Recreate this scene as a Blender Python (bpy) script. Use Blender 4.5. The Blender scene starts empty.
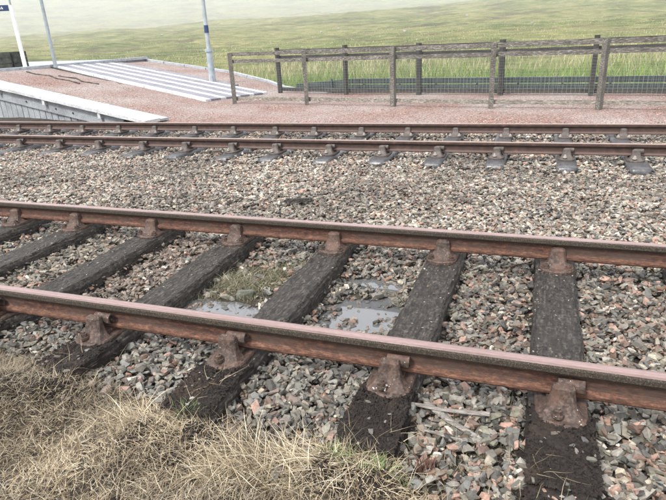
import bpy, bmesh, math, random
import numpy as np
from mathutils import Matrix, Vector
random.seed(7); rng = np.random.default_rng(11)
S = bpy.context.scene; COL = S.collection

# ------------------------------------------------------------------ camera
F_PX, PITCH, ROLL, YAW, CAM_H = 555.5, 0.3746, -0.0534, -0.3596, 1.318
fw = Vector((math.sin(YAW)*math.cos(PITCH), math.cos(YAW)*math.cos(PITCH), -math.sin(PITCH)))
rt = Vector((math.cos(YAW), -math.sin(YAW), 0)); up = rt.cross(fw)
r2 = math.cos(ROLL)*rt + math.sin(ROLL)*up; u2 = -math.sin(ROLL)*rt + math.cos(ROLL)*up
cam = bpy.data.cameras.new('camera'); cam_o = bpy.data.objects.new('camera', cam); COL.objects.link(cam_o)
cam.sensor_width = 36; cam.lens = F_PX/666*36; cam.clip_start = .05; cam.clip_end = 9000
m = Matrix((r2, u2, -fw)).transposed().to_4x4(); m.translation = Vector((0, 0, CAM_H)); cam_o.matrix_world = m
S.camera = cam_o

# ------------------------------------------------------------------ light
SUN_EL, SUN_AZ = math.radians(52), math.radians(205)      # azimuth clockwise from +Y (across the tracks)
w = bpy.data.worlds.new('World'); S.world = w; w.use_nodes = True
nt = w.node_tree; nt.nodes.clear()
sky = nt.nodes.new('ShaderNodeTexSky'); sky.sky_type = 'NISHITA'; sky.sun_disc = False
sky.sun_elevation = SUN_EL; sky.sun_rotation = SUN_AZ; sky.air_density = 1.0; sky.dust_density = 4.0
mixw = nt.nodes.new('ShaderNodeMix'); mixw.data_type = 'RGBA'; mixw.inputs[0].default_value = .86
mixw.inputs[7].default_value = (12.9, 12.9, 13.4, 1)       # even overcast
bg = nt.nodes.new('ShaderNodeBackground'); bg.inputs[1].default_value = .112
out = nt.nodes.new('ShaderNodeOutputWorld')
nt.links.new(sky.outputs[0], mixw.inputs[6]); nt.links.new(mixw.outputs[2], bg.inputs[0]); nt.links.new(bg.outputs[0], out.inputs[0])
sun = bpy.data.lights.new('sun', 'SUN'); sun.energy = 3.5; sun.angle = math.radians(11); sun.color = (1, .96, .9)
so = bpy.data.objects.new('sun', sun); COL.objects.link(so)
sd = Vector((math.sin(SUN_AZ)*math.cos(SUN_EL), math.cos(SUN_AZ)*math.cos(SUN_EL), math.sin(SUN_EL)))
so.rotation_euler = sd.to_track_quat('Z', 'Y').to_euler()
S.view_settings.view_transform = 'Standard'; S.view_settings.look = 'None'
S.view_settings.exposure = 0.68; S.view_settings.gamma = 1
S.cycles.max_bounces = 5; S.cycles.diffuse_bounces = 3; S.cycles.glossy_bounces = 2
S.cycles.transmission_bounces = 2; S.cycles.volume_bounces = 1; S.cycles.transparent_max_bounces = 4
S.cycles.use_denoising = True
try: S.cycles.denoiser = 'OPENIMAGEDENOISE'; S.cycles.denoising_prefilter = 'ACCURATE'
except Exception: pass

# ------------------------------------------------------------------ helpers
def mat(name, build, rough=.9, spec=.3, metal=0.):
    M = bpy.data.materials.new(name); M.use_nodes = True
    t = M.node_tree; b = t.nodes['Principled BSDF']
    b.inputs['Roughness'].default_value = rough; b.inputs['Metallic'].default_value = metal
    b.inputs['Specular IOR Level'].default_value = spec
    build(NT(t, b)); return M
class NT:
    def __init__(s, t, b): s.t, s.b = t, b
    def n(s, typ, **k):
        x = s.t.nodes.new(typ)
        for a, v in k.items(): setattr(x, a, v)
        return x
    def L(s, a, b): s.t.links.new(a, b)
    def pos(s, scale=1., obj=True):
        tc = s.n('ShaderNodeTexCoord'); mp = s.n('ShaderNodeMapping')
        s.L(tc.outputs['Object' if obj else 'Generated'], mp.inputs[0])
        mp.inputs['Scale'].default_value = scale if hasattr(scale, '__len__') else (scale,)*3
        return mp.outputs[0]
    def wpos(s):
        return s.n('ShaderNodeNewGeometry').outputs['Position']
    def noise(s, vec, scale, detail=4, rough=.55, out=0):
        x = s.n('ShaderNodeTexNoise'); x.inputs['Scale'].default_value = scale; x.inputs['Detail'].default_value = detail
        x.inputs['Roughness'].default_value = rough; s.L(vec, x.inputs['Vector']); return x.outputs[out]
    def vor(s, vec, scale, out='Distance', feature='F1', rand=1):
        x = s.n('ShaderNodeTexVoronoi', feature=feature); x.inputs['Scale'].default_value = scale
        s.L(vec, x.inputs['Vector']); return x.outputs[out]
    def ramp(s, fac, stops, interp='LINEAR'):
        x = s.n('ShaderNodeValToRGB'); x.color_ramp.interpolation = interp
        e = x.color_ramp.elements
        while len(e) < len(stops): e.new(.5)
        for q, (p, c) in zip(e, stops):
            q.position = p; q.color = (*c, 1) if hasattr(c, '__len__') else (c, c, c, 1)
        s.L(fac, x.inputs[0]); return x.outputs[0]
    def mix(s, fac, a, b, mode='MIX'):
        x = s.n('ShaderNodeMix'); x.data_type = 'RGBA'; x.blend_type = mode
        for i, v in ((0, fac), (6, a), (7, b)):
            if hasattr(v, 'links'): s.L(v, x.inputs[i])
            elif i == 0: x.inputs[0].default_value = v
            else: x.inputs[i].default_value = (*v, 1) if hasattr(v, '__len__') else (v, v, v, 1)
        return x.outputs[2]
    def math(s, op, a, b=0.):
        x = s.n('ShaderNodeMath', operation=op)
        for i, v in enumerate((a, b)):
            if hasattr(v, 'links'): s.L(v, x.inputs[i])
            else: x.inputs[i].default_value = v
        return x.outputs[0]
    def col(s, c): s.L(c, s.b.inputs['Base Color'])
    def rough(s, c): s.L(c, s.b.inputs['Roughness'])
    def attr(s, name='Col'): return s.n('ShaderNodeAttribute', attribute_name=name).outputs['Color']
    def bump(s, h, strength=.5, dist=.01):
        x = s.n('ShaderNodeBump'); x.inputs['Strength'].default_value = strength; x.inputs['Distance'].default_value = dist
        s.L(h, x.inputs['Height']); s.L(x.outputs[0], s.b.inputs['Normal'])

def mesh_np(name, V, Fc, colors=None, mat_=None, smooth=False):
    """V (n,3); Fc (m,3) or (m,4); colors (m,3) per face"""
    V = np.asarray(V, np.float32); Fc = np.asarray(Fc, np.int32); k = Fc.shape[1]
    me = bpy.data.meshes.new(name)
    me.vertices.add(len(V)); me.vertices.foreach_set('co', V.ravel())
    me.loops.add(Fc.size); me.loops.foreach_set('vertex_index', Fc.ravel())
    me.polygons.add(len(Fc)); me.polygons.foreach_set('loop_start', np.arange(0, Fc.size, k, dtype=np.int32))
    me.polygons.foreach_set('use_smooth', np.full(len(Fc), bool(smooth)))
    me.update(calc_edges=True)
    if colors is not None:
        a = me.attributes.new('Col', 'FLOAT_COLOR', 'FACE')
        a.data.foreach_set('color', np.c_[colors, np.ones(len(colors))].astype(np.float32).ravel())
    if mat_: me.materials.append(mat_)
    return me
def link(name, me, parent=None, loc=(0, 0, 0), rot=(0, 0, 0)):
    o = bpy.data.objects.new(name, me); COL.objects.link(o); o.location = loc; o.rotation_euler = rot
    if parent: o.parent = parent
    return o
def thing(name, label, cat, loc=(0, 0, 0), rot=(0, 0, 0), group=None):
    o = link(name, None, None, loc, rot); tag(o, label, cat, group); return o
def tag(o, label, cat, group=None):
    o['label'] = label; o['category'] = cat
    if group: o['group'] = group
    return o
def copy_tree(root, loc=None, rot=None, label=None):
    r = root.copy(); COL.objects.link(r)
    if loc is not None: r.location = loc
    if rot is not None: r.rotation_euler = rot
    if label: r['label'] = label
    for ch in list(root.children):
        c = ch.copy(); COL.objects.link(c); c.parent = r
        for g in list(ch.children):
            d = g.copy(); COL.objects.link(d); d.parent = c
    return r
def bm_mesh(name, bm, mat_=None, smooth=False):
    me = bpy.data.meshes.new(name); bm.normal_update(); bm.to_mesh(me); bm.free()
    if mat_: me.materials.append(mat_)
    if smooth: me.polygons.foreach_set('use_smooth', [True]*len(me.polygons))
    return me
def add_box(bm, c, s, R=None, bevel=0.):
    r = bmesh.ops.create_cube(bm, size=1)['verts']
    M = Matrix.Translation(c) @ (R.to_4x4() if R else Matrix()) @ Matrix.Diagonal((*s, 1))
    bmesh.ops.transform(bm, matrix=M, verts=r)
    if bevel:
        es = list({e for v in r for e in v.link_edges})
        bmesh.ops.bevel(bm, geom=es, offset=bevel, segments=1, affect='EDGES')
def add_cyl(bm, a, b, ra, rb=None, n=12, caps=True):
    a, b = Vector(a), Vector(b); d = b-a; rb = ra if rb is None else rb
    r = bmesh.ops.create_cone(bm, cap_ends=caps, segments=n, radius1=ra, radius2=rb, depth=d.length)['verts']
    bmesh.ops.transform(bm, matrix=Matrix.Translation((a+b)/2) @ d.to_track_quat('Z', 'Y').to_matrix().to_4x4(), verts=r)
def add_beam(bm, a, b, wid, hei, bevel=0., jit=0., seg=1):
    """box from a to b, hei along z-ish, wid across"""
    a, b = Vector(a), Vector(b); d = b-a; x = d.normalized(); y = Vector((0, 0, 1)).cross(x).normalized(); z = x.cross(y)
    vs = []
    for i in range(seg+1):
        p = a+d*(i/seg); j = lambda: random.uniform(-jit, jit)
        vs.append([bm.verts.new(p+y*(sy*wid/2+j())+z*(sz*hei/2+j())) for sy, sz in ((-1, -1), (1, -1), (1, 1), (-1, 1))])
    fs = [bm.faces.new(vs[0][::-1]), bm.faces.new(vs[-1])]
    for i in range(seg):
        for k in range(4): fs.append(bm.faces.new((vs[i][k], vs[i][(k+1) % 4], vs[i+1][(k+1) % 4], vs[i+1][k])))
    if bevel: bmesh.ops.bevel(bm, geom=list({e for r in (vs[0], vs[-1]) for v in r for e in v.link_edges}) if seg == 1 else [], offset=bevel, segments=1, affect='EDGES')
def rough_box(name, lx, ly, lz, nx, ny, nz, amp, mat_, edge=.01, seed=0, coarse=0.):
    """box with noisy faces, top at z=0, centred in x,y"""
    g = np.random.default_rng(seed)
    bm = bmesh.new()
    def grid(o, u, v, nu, nv):
        P = [[bm.verts.new(Vector(o)+Vector(u)*(i/nu)+Vector(v)*(j/nv)) for j in range(nv+1)] for i in range(nu+1)]
        for i in range(nu):
            for j in range(nv): bm.faces.new((P[i][j], P[i+1][j], P[i+1][j+1], P[i][j+1]))
    X, Y, Z = lx/2, ly/2, lz
    grid((-X, -Y, 0), (lx, 0, 0), (0, ly, 0), nx, ny); grid((-X, -Y, -Z), (lx, 0, 0), (0, 0, Z), nx, nz)
    grid((X, Y, -Z), (-lx, 0, 0), (0, 0, Z), nx, nz); grid((-X, Y, -Z), (0, -ly, 0), (0, 0, Z), ny, nz)
    grid((X, -Y, -Z), (0, ly, 0), (0, 0, Z), ny, nz)
    bmesh.ops.remove_doubles(bm, verts=bm.verts, dist=1e-4)
    off = g.uniform(0, 100, 3)
    from mathutils import noise
    for v in bm.verts:
        p = v.co; n = noise.noise_vector(p*9+Vector(off))*amp + noise.noise_vector(p*30+Vector(off))*amp*.7
        n += noise.noise_vector(p*2.2+Vector(off))*coarse
        ex, ey, ez = X-abs(p.x), Y-abs(p.y), -p.z
        k = sum(e < 1e-3 for e in (ex, ey, ez))
        if k >= 2: n += Vector((-math.copysign(edge, p.x) if ex < 1e-3 else 0, -math.copysign(edge, p.y) if ey < 1e-3 else 0, -edge if ez < 1e-3 else 0))
        v.co = p+n
    return bm_mesh(name, bm, mat_, True)
def fbm(x, y, octs=4, seed=0):
    """value noise on arrays, about -1..1"""
    r = np.random.default_rng(seed); T = r.uniform(-1, 1, (256, 256)); s = 0; a = 1; t = 0
    for o in range(octs):
        xs, ys = x*2**o+37.1*o, y*2**o+11.7*o
        i, j = np.floor(xs).astype(int), np.floor(ys).astype(int); u, v = xs-i, ys-j
        u, v = u*u*(3-2*u), v*v*(3-2*v); g = lambda a_, b_: T[a_ & 255, b_ & 255]
        s = s+a*((g(i, j)*(1-u)+g(i+1, j)*u)*(1-v)+(g(i, j+1)*(1-u)+g(i+1, j+1)*u)*v); t += a; a *= .5
    return s/t
def sstep(a, b, x):
    t = np.clip((x-a)/(b-a), 0, 1); return t*t*(3-2*t)

# ------------------------------------------------------------------ materials
def b_stone(s):
    c = s.attr(); p = s.wpos()
    n = s.noise(p, 70, 5, .7); n2 = s.noise(p, 260, 2)
    k = s.ramp(n, [(.3, .62), (.55, 1.), (.75, 1.28)])
    c = s.mix(1, c, k, 'MULTIPLY')
    sp = s.ramp(s.vor(p, 230), [(0, 1.), (.16, 0.), (1, 0.)])
    c = s.mix(s.math('MULTIPLY', sp, .35), c, (.5, .48, .45))
    li = s.ramp(s.noise(p, 19, 3), [(.58, 0.), (.68, 1.)])
    c = s.mix(s.math('MULTIPLY', li, .3), c, (.2, .18, .14))
    d = s.ramp(s.noise(p, 1.7, 6, .7), [(.42, 0.), (.68, .45)]); c = s.mix(d, c, s.mix(.5, c, (.06, .045, .032)))
    f = s.ramp(s.noise(p, 26, 4, .7), [(.5, 0.), (.62, .5)]); c = s.mix(f, c, (.1, .08, .062))
    s.col(c); s.rough(s.ramp(n, [(.3, .38), (.7, .8)])); s.bump(s.math('ADD', n, s.math('MULTIPLY', n2, .5)), .6, .004)
M_STONE = mat('crushed_stone', b_stone, .8, .5)
def b_soil(s):
    p = s.wpos(); n = s.noise(p, 6, 6, .65); n2 = s.noise(p, 90, 4, .7)
    c = s.ramp(n, [(.3, (.025, .022, .02)), (.55, (.06, .05, .04)), (.75, (.1, .085, .065))])
    c = s.mix(1, c, s.ramp(n2, [(.3, .5), (.7, 1.5)]), 'MULTIPLY')
    s.col(c); s.bump(s.math('ADD', n, n2), .9, .02)
M_SOIL = mat('dark_track_soil', b_soil, .9, .25)
def b_redgravel(s):
    p = s.wpos(); v = s.n('ShaderNodeTexVoronoi'); v.inputs['Scale'].default_value = 42; s.L(p, v.inputs['Vector'])
    r = s.n('ShaderNodeSeparateColor'); s.L(v.outputs['Color'], r.inputs[0])
    c = s.ramp(r.outputs[0], [(0, (.07, .035, .028)), (.3, (.17, .08, .06)), (.55, (.27, .14, .11)), (.8, (.38, .26, .22)), (1, (.14, .12, .11))])
    g = s.ramp(r.outputs[1], [(0, (.2, .19, .18)), (.5, (.36, .33, .31)), (1, (.55, .52, .49))])
    z = s.ramp(s.noise(p, .55, 4, .6), [(.35, 0.), (.65, .75)])
    c = s.mix(s.math('ADD', s.math('MULTIPLY', z, .75), .08), c, g)
    c = s.mix(1, c, s.ramp(v.outputs['Distance'], [(.2, 1.1), (.9, .5)]), 'MULTIPLY')
    s.col(c); s.bump(v.outputs['Distance'], .9, -.02)
M_RED = mat('red_granite_chippings', b_redgravel, .85, .3)
def b_moor(s):
    p = s.wpos(); mp = s.n('ShaderNodeMapping'); s.L(p, mp.inputs[0]); mp.inputs['Scale'].default_value = (1, 1, .3)
    p = mp.outputs[0]
    n = s.noise(p, .02, 9, .75); n2 = s.noise(p, .22, 8, .75); n3 = s.noise(p, 3.2, 5, .7)
    c = s.ramp(n, [(.36, (.05, .065, .025)), (.46, (.1, .14, .04)), (.53, (.24, .225, .1)), (.59, (.12, .165, .045)), (.68, (.2, .22, .08))])
    c2 = s.ramp(n2, [(.38, (.025, .03, .015)), (.48, (.085, .095, .035)), (.56, (.17, .16, .075)), (.66, (.3, .265, .15))])
    c = s.mix(.5, c, c2)
    c = s.mix(1, c, s.ramp(n3, [(.3, .6), (.7, 1.35)]), 'MULTIPLY')
    peat = s.ramp(s.noise(p, .045, 8, .78), [(.4, 1.), (.48, 0.)])
    c = s.mix(s.math('MULTIPLY', peat, .7), c, (.06, .045, .035))
    s.col(c); s.bump(s.math('ADD', s.math('MULTIPLY', n2, 1.), n3), .6, .4)
M_MOOR = mat('moor_grass_ground', b_moor, .95, .1)
def b_rail(s):
    p = s.wpos(); g = s.n('ShaderNodeNewGeometry'); sep = s.n('ShaderNodeSeparateXYZ'); s.L(s.pos(), sep.inputs[0])
    z = sep.outputs[2]                       # local height, rail top = 0
    mp = s.n('ShaderNodeMapping'); s.L(p, mp.inputs[0]); mp.inputs['Scale'].default_value = (.35, 1, 1)
    n = s.noise(mp.outputs[0], 75, 7, .8); n2 = s.noise(mp.outputs[0], 9, 5, .7); n3 = s.noise(p, 200, 4, .8)
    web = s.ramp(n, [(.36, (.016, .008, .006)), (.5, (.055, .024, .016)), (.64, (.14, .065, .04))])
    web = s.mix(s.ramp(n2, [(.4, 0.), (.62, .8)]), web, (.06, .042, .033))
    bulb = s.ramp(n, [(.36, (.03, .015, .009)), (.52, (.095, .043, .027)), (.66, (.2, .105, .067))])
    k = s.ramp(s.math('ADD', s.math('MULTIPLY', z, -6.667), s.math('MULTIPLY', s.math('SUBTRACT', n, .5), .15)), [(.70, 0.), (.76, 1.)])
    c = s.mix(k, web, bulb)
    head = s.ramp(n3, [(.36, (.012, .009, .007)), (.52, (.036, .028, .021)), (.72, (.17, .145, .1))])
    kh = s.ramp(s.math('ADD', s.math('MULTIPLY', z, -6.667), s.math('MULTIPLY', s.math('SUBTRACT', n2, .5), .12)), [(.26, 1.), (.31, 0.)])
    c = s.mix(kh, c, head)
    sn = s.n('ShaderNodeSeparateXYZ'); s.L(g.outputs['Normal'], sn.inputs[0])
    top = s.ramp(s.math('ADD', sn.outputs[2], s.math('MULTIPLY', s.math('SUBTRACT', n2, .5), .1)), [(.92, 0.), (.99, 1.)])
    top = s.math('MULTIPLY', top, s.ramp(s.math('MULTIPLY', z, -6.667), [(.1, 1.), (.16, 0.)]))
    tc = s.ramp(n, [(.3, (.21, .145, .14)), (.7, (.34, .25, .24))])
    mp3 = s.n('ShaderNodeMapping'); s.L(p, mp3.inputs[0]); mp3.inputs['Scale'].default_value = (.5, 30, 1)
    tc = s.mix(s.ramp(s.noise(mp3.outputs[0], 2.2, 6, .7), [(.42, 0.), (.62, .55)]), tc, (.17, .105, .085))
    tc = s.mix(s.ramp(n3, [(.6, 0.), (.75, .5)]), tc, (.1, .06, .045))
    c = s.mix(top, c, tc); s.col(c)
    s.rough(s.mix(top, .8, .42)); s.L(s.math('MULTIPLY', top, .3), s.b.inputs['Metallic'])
    s.bump(s.math('ADD', n, s.math('MULTIPLY', n3, .5)), .35, .003)
M_RAIL = mat('rusty_rail_steel', b_rail, .8, .4)
def b_rail2(s):
    p = s.wpos(); sep = s.n('ShaderNodeSeparateXYZ'); s.L(s.pos(), sep.inputs[0]); z = sep.outputs[2]
    g = s.n('ShaderNodeNewGeometry'); n = s.noise(p, 14, 6, .7)
    c = s.ramp(n, [(.3, (.028, .017, .014)), (.6, (.065, .038, .03)), (.75, (.13, .078, .06))])
    c = s.mix(s.ramp(s.math('MULTIPLY', z, -6.667), [(.72, 0.), (.8, .6)]), c, (.16, .11, .1))
    sn = s.n('ShaderNodeSeparateXYZ'); s.L(g.outputs['Normal'], sn.inputs[0])
    top = s.math('MULTIPLY', s.ramp(sn.outputs[2], [(.5, 0.), (.85, 1.)]), s.ramp(s.math('MULTIPLY', z, -6.667), [(.1, 1.), (.16, 0.)]))
    c = s.mix(top, c, (.24, .17, .14)); s.col(c); s.rough(s.mix(top, .75, .4)); s.bump(n, .3, .003)
M_RAIL2 = mat('dark_brown_rail_steel', b_rail2, .75, .4)
def b_chair(s):
    p = s.wpos(); n = s.noise(p, 55, 6, .75); n2 = s.noise(p, 12, 4); oi = s.n('ShaderNodeObjectInfo')
    c = s.ramp(n, [(.34, (.018, .013, .011)), (.5, (.052, .036, .029)), (.68, (.14, .098, .077))])
    c = s.mix(s.ramp(n2, [(.45, 0.), (.65, .55)]), c, (.115, .06, .042))
    sp = s.ramp(s.vor(p, 70), [(0, 1.), (.1, 1.), (.15, 0.)]); k = s.ramp(s.noise(p, 22, 2), [(.56, 0.), (.62, 1.)])
    c = s.mix(s.math('MULTIPLY', sp, k), c, (.62, .58, .52))
    s.col(c); s.bump(n, .6, .004)
M_CHAIR = mat('rusty_cast_iron', b_chair, .7, .4)
def b_chair2(s):
    p = s.wpos(); n = s.noise(p, 40, 5, .7)
    s.col(s.ramp(n, [(.3, (.035, .028, .025)), (.55, (.075, .06, .052)), (.75, (.15, .11, .09))])); s.bump(n, .4, .004)
M_CHAIR2 = mat('dark_cast_iron', b_chair2, .6, .5)
M_BOLTW = mat('pale_worn_bolt', lambda s: s.col(s.ramp(s.noise(s.wpos(), 90, 3), [(.3, (.2, .17, .15)), (.7, (.45, .42, .39))])), .5, .5)
def b_sleeper(s):
    p = s.wpos(); mp = s.n('ShaderNodeMapping'); s.L(p, mp.inputs[0]); mp.inputs['Scale'].default_value = (1, .22, 1)
    n = s.noise(mp.outputs[0], 45, 6, .75); n2 = s.noise(p, 48, 6, .72); n3 = s.noise(p, 5, 4, .6)
    c = s.ramp(n2, [(.36, (.016, .013, .01)), (.47, (.055, .047, .04)), (.58, (.115, .1, .086)), (.7, (.21, .19, .165))])
    lump = s.vor(mp.outputs[0], 60); c = s.mix(1, c, s.ramp(lump, [(.1, 1.25), (.6, .5)]), 'MULTIPLY'); c = s.mix(1, c, s.ramp(n, [(.38, .45), (.6, 1.35)]), 'MULTIPLY')
    c = s.mix(s.ramp(n3, [(.45, 0.), (.66, .55)]), c, s.mix(n, (.008, .007, .006), (.06, .05, .04)))
    sp = s.ramp(s.vor(p, 120), [(0, 1.), (.1, 1.), (.14, 0.)]); k = s.ramp(s.noise(p, 14, 3), [(.57, 0.), (.66, .5)])
    c = s.mix(s.math('MULTIPLY', sp, k), c, (.45, .44, .42))
    s.col(c); s.rough(s.ramp(n2, [(.3, .55), (.7, .9)])); s.bump(s.math('SUBTRACT', s.math('ADD', n, s.math('MULTIPLY', n2, 1.4)), lump), 1., .016)
M_SLEEPER = mat('weathered_creosote_timber', b_sleeper, .8, .4)
def b_muck(s):
    p = s.wpos(); n = s.noise(p, 60, 6, .75); n3 = s.noise(p, 9, 4)
    c = s.ramp(n, [(.35, (.008, .006, .005)), (.6, (.03, .022, .018)), (.78, (.1, .08, .065))])
    c = s.mix(s.ramp(n3, [(.55, 0.), (.7, .6)]), c, (.06, .04, .028)); s.col(c); s.bump(n, 1., .015)
M_MUCK = mat('black_peaty_muck', b_muck, .8, .35)
def b_slab(s):
    p = s.wpos(); n = s.noise(p, 30, 5, .7); n3 = s.noise(p, 2.5, 3)
    c = s.ramp(n, [(.3, (.03, .03, .033)), (.55, (.075, .075, .08)), (.75, (.17, .17, .18))])
    c = s.mix(s.ramp(n3, [(.4, 0.), (.65, .75)]), c, (.03, .029, .03)); s.col(c)
    s.rough(s.ramp(n3, [(.35, .25), (.65, .55)])); s.bump(n, .4, .006)
M_SLAB = mat('wet_slate_grey_timber', b_slab, .4, .5)
def wood(name, a, b, c_, k=1.):
    def f(s):
        mp = s.pos((1.2, 14, 14)); n = s.noise(mp, 6*k, 6, .7); n2 = s.noise(s.wpos(), 2.3, 6, .7)
        col = s.ramp(n, [(.3, a), (.5, b), (.7, c_)])
        col = s.mix(s.ramp(n2, [(.45, 0.), (.7, .7)]), col, tuple(.55*x for x in b)); s.col(col); s.bump(n, .5, .006)
    return mat(name, f, .85, .25)
M_FENCE = wood('weathered_grey_fence_wood', (.03, .028, .025), (.12, .112, .098), (.42, .4, .37))
M_FENCE_DARK = wood('dark_stained_fence_wood', (.02, .022, .022), (.05, .05, .048), (.12, .11, .1))
M_FENCE_BASE = wood('silvered_fence_board', (.04, .036, .03), (.2, .18, .15), (.6, .57, .53))
M_WHITE = wood('white_painted_edge', (.22, .225, .235), (.5, .51, .52), (.7, .71, .72))
M_BOARD = wood('silver_grey_platform_timber', (.16, .17, .18), (.28, .3, .32), (.42, .44, .46))
M_KERB = mat('pale_grey_kerb_concrete', lambda s: (s.col(s.ramp(s.noise(s.wpos(), 9, 5, .7), [(.3, (.22, .24, .26)), (.7, (.42, .45, .48))])),), .8)
M_TARMAC = mat('platform_tarmac', lambda s: (s.col(s.ramp(s.noise(s.wpos(), 9, 5, .7), [(.3, (.2, .21, .23)), (.7, (.36, .38, .41))])),), .85)
M_MATG = mat('grey_grit_strip', lambda s: (s.col(s.ramp(s.noise(s.wpos(), 5, 6, .8), [(.3, (.12, .12, .14)), (.7, (.22, .22, .255))])),), .7)
M_MATW = mat('white_grit_strip', lambda s: (s.col(s.ramp(s.noise(s.wpos(), 6, 6, .8), [(.32, (.28, .29, .32)), (.5, (.5, .51, .55)), (.65, (.62, .63, .66))])),), .7)
M_BLACK = mat('near_black_timber', lambda s: (s.col(s.ramp(s.noise(s.wpos(), 6, 5, .7), [(.35, (.008, .009, .009)), (.6, (.04, .045, .035)), (.75, (.12, .13, .1))])),), .7)
M_TEAL = mat('dark_green_painted_steel', lambda s: (s.col(s.ramp(s.noise(s.wpos(), 4, 6, .8), [(.3, (.018, .03, .032)), (.6, (.045, .065, .066)), (.78, (.16, .19, .18))])),), .5, .5)
M_POLE = mat('grey_painted_pole', lambda s: (s.col(s.ramp(s.noise(s.wpos(), 6, 4), [(.3, (.22, .26, .28)), (.7, (.36, .4, .43))])),), .55)
M_POLEW = mat('white_painted_pole', lambda s: (s.col(s.ramp(s.noise(s.wpos(), 6, 4), [(.3, (.72, .74, .76)), (.7, (.84, .85, .86))])),), .5)
def flat(name, c, rough=.6, spec=.4, metal=0.):
    return mat(name, lambda s: s.col(s.ramp(s.noise(s.wpos(), 20, 4), [(.3, tuple(.8*x for x in c)), (.7, c)])), rough, spec, metal)
M_BLUE = flat('navy_sign_paint', (.02, .045, .13)); M_WIRE = flat('galvanised_wire', (.3, .32, .3), .45, .5, .3)
M_HIVIS = flat('lime_yellow_leaves', (.45, .6, .05))
def b_blade(s): s.col(s.attr()); s.b.inputs['Subsurface Weight'].default_value = 0
M_BLADE = mat('grass_blades', b_blade, .7, .2)
def b_water(s):
    s.b.inputs['Base Color'].default_value = (.09, .095, .1, 1); s.b.inputs['IOR'].default_value = 1.5
    s.bump(s.noise(s.wpos(), 6, 2), .05, .01)
M_WATER = mat('puddle_water', b_water, .03, 1.)
M_DRIFT = wood('silver_driftwood', (.05, .045, .04), (.17, .155, .14), (.38, .36, .33), 2)

# ------------------------------------------------------------------ layout
Y_A, G = 2.1475, 1.505                 # near track near rail
Y_C, Z_C = 7.50, -.1216                # far track near rail, rail top
Z_G = -.3
SL_NEAR = [-6.12, -5.27, -4.47, -3.77, -2.97, -2.175, -1.35, -.535, .185, .99]
SL_FAR = [-13.7, -12.85, -12.0, -11.15, -10.3, -9.45, -8.6, -7.7, -6.86, -5.97, -5.16, -4.33, -3.6, -2.76, -1.98, -1.22, -.46, .38, 1.15, 1.98]
def front_y(x): return 9.9-.24*(x+8.05)            # front edge line of the platform ramp
SLOPE, X0R = .12, -7.6
def ramp_z(x): return Z_G+SLOPE*np.clip(X0R-x, 0, 8.15)
def crest_x(y): return -15.85+(y-13.5)*.14
def bed(x, y):
    """ballast surface level that stones are heaped up to"""
    b = np.interp(y, [0.5, 1.4, 1.9, 2.2, 3.4, 3.9, 4.4, 6.5, 7.3, 8.6, 9.3, 10.2, 12],
                  [-.215, -.215, -.225, -.262, -.275, -.26, -.255, -.335, -.345, -.352, -.35, -.33, -.31])
    return b+.018*fbm(x*1.3, y*1.3, 3, 3)

# ---- moor terrain, one sheet to the horizon
def terrain_z(x, y):
    r = np.hypot(x, y); th = np.arctan2(x, y)-YAW           # angle from the view direction
    a1 = 9.+9.*sstep(-.6, .6, th)
    z = -.42-.35*sstep(17, 30, r)+a1*sstep(50, 480, r)
    z = z+(132.+20*fbm(th*3+5, r*.0009, 3, 9))*sstep(520, 1750, r)
    z = z+fbm(x*.02, y*.02, 5, 4)*np.clip((r-25)/400, 0, 1)*3.8+fbm(x*.16, y*.16, 4, 5)*np.clip((r-16)/120, 0, 1)*.6
    return z
ang = np.unique(np.r_[np.linspace(-math.pi, math.pi, 61)[:-1], np.linspace(YAW-.85, YAW+.85, 340)])
rad = np.r_[0.3, np.geomspace(3, 2600, 280)]
A, R = np.meshgrid(ang, rad, indexing='ij'); TX, TY = R*np.sin(A), R*np.cos(A)
TZ = terrain_z(TX, TY)
na, nr = A.shape; idx = np.arange(na*nr).reshape(na, nr); nx_ = np.roll(idx, -1, 0)
Q = np.stack([idx[:, :-1], idx[:, 1:], nx_[:, 1:], nx_[:, :-1]], -1).reshape(-1, 4)
o = link('moorland', mesh_np('moorland', np.c_[TX.ravel(), TY.ravel(), TZ.ravel()], Q, None, M_MOOR, True)); o['kind'] = 'structure'

# ---- track bed (soil under the ballast), with puddle hollows
PUD = [(-1.0, 3.32, .24, .1), (-.94, 2.9, .4, .28), (-1.78, 2.66, .25, .15), (-2.62, 2.5, .14, .1)]      # x, y, rx, ry
def pud_mask(x, y):
    m_ = np.zeros_like(x)
    for px, py, rx, ry in PUD:
        d = np.hypot((x-px)/rx, (y-py)/ry)+.35*fbm(x*7, y*7, 3, 21); m_ = np.maximum(m_, 1-sstep(.7, 1.25, d))
    return m_
gx = np.linspace(-20, 8, 420); gy = np.r_[np.linspace(-3, 1, 20)[:-1], np.linspace(1, 4.2, 160), np.linspace(4.25, 18.9, 120)]
GX, GY = np.meshgrid(gx, gy, indexing='ij')
def soil_z(x, y):
    z = bed(x, y)-.045+.012*fbm(x*6, y*6, 3, 8)
    # mossy soil between two of the near sleepers
    k = np.exp(-((x+1.77)/.3)**4)*np.exp(-((y-3.0)/.5)**4)
    z = z+k*.03
    z = z-.05*pud_mask(x, y)
    for s_ in SL_NEAR[5:]: z = z+.075*np.exp(-((x-s_)/.17)**4-((y-1.5)/.17)**2)
    gr = 1-sstep(-.12, .06, grass_edge(x, y)); z = z+gr*(.025+.05*fbm(x*2.5, y*2.5, 3, 31)+.03*fbm(x*9, y*9, 3, 32))
    return z
GE_X = np.array([-6, -4, -2.73, -2.2, -1.43, -.81, -.4, -.26, .2, 1.]); GE_Y = np.array([2.3, 2.1, 1.9, 1.78, 1.66, 1.63, 1.6, 1.5, 1.2, 1.])
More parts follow.
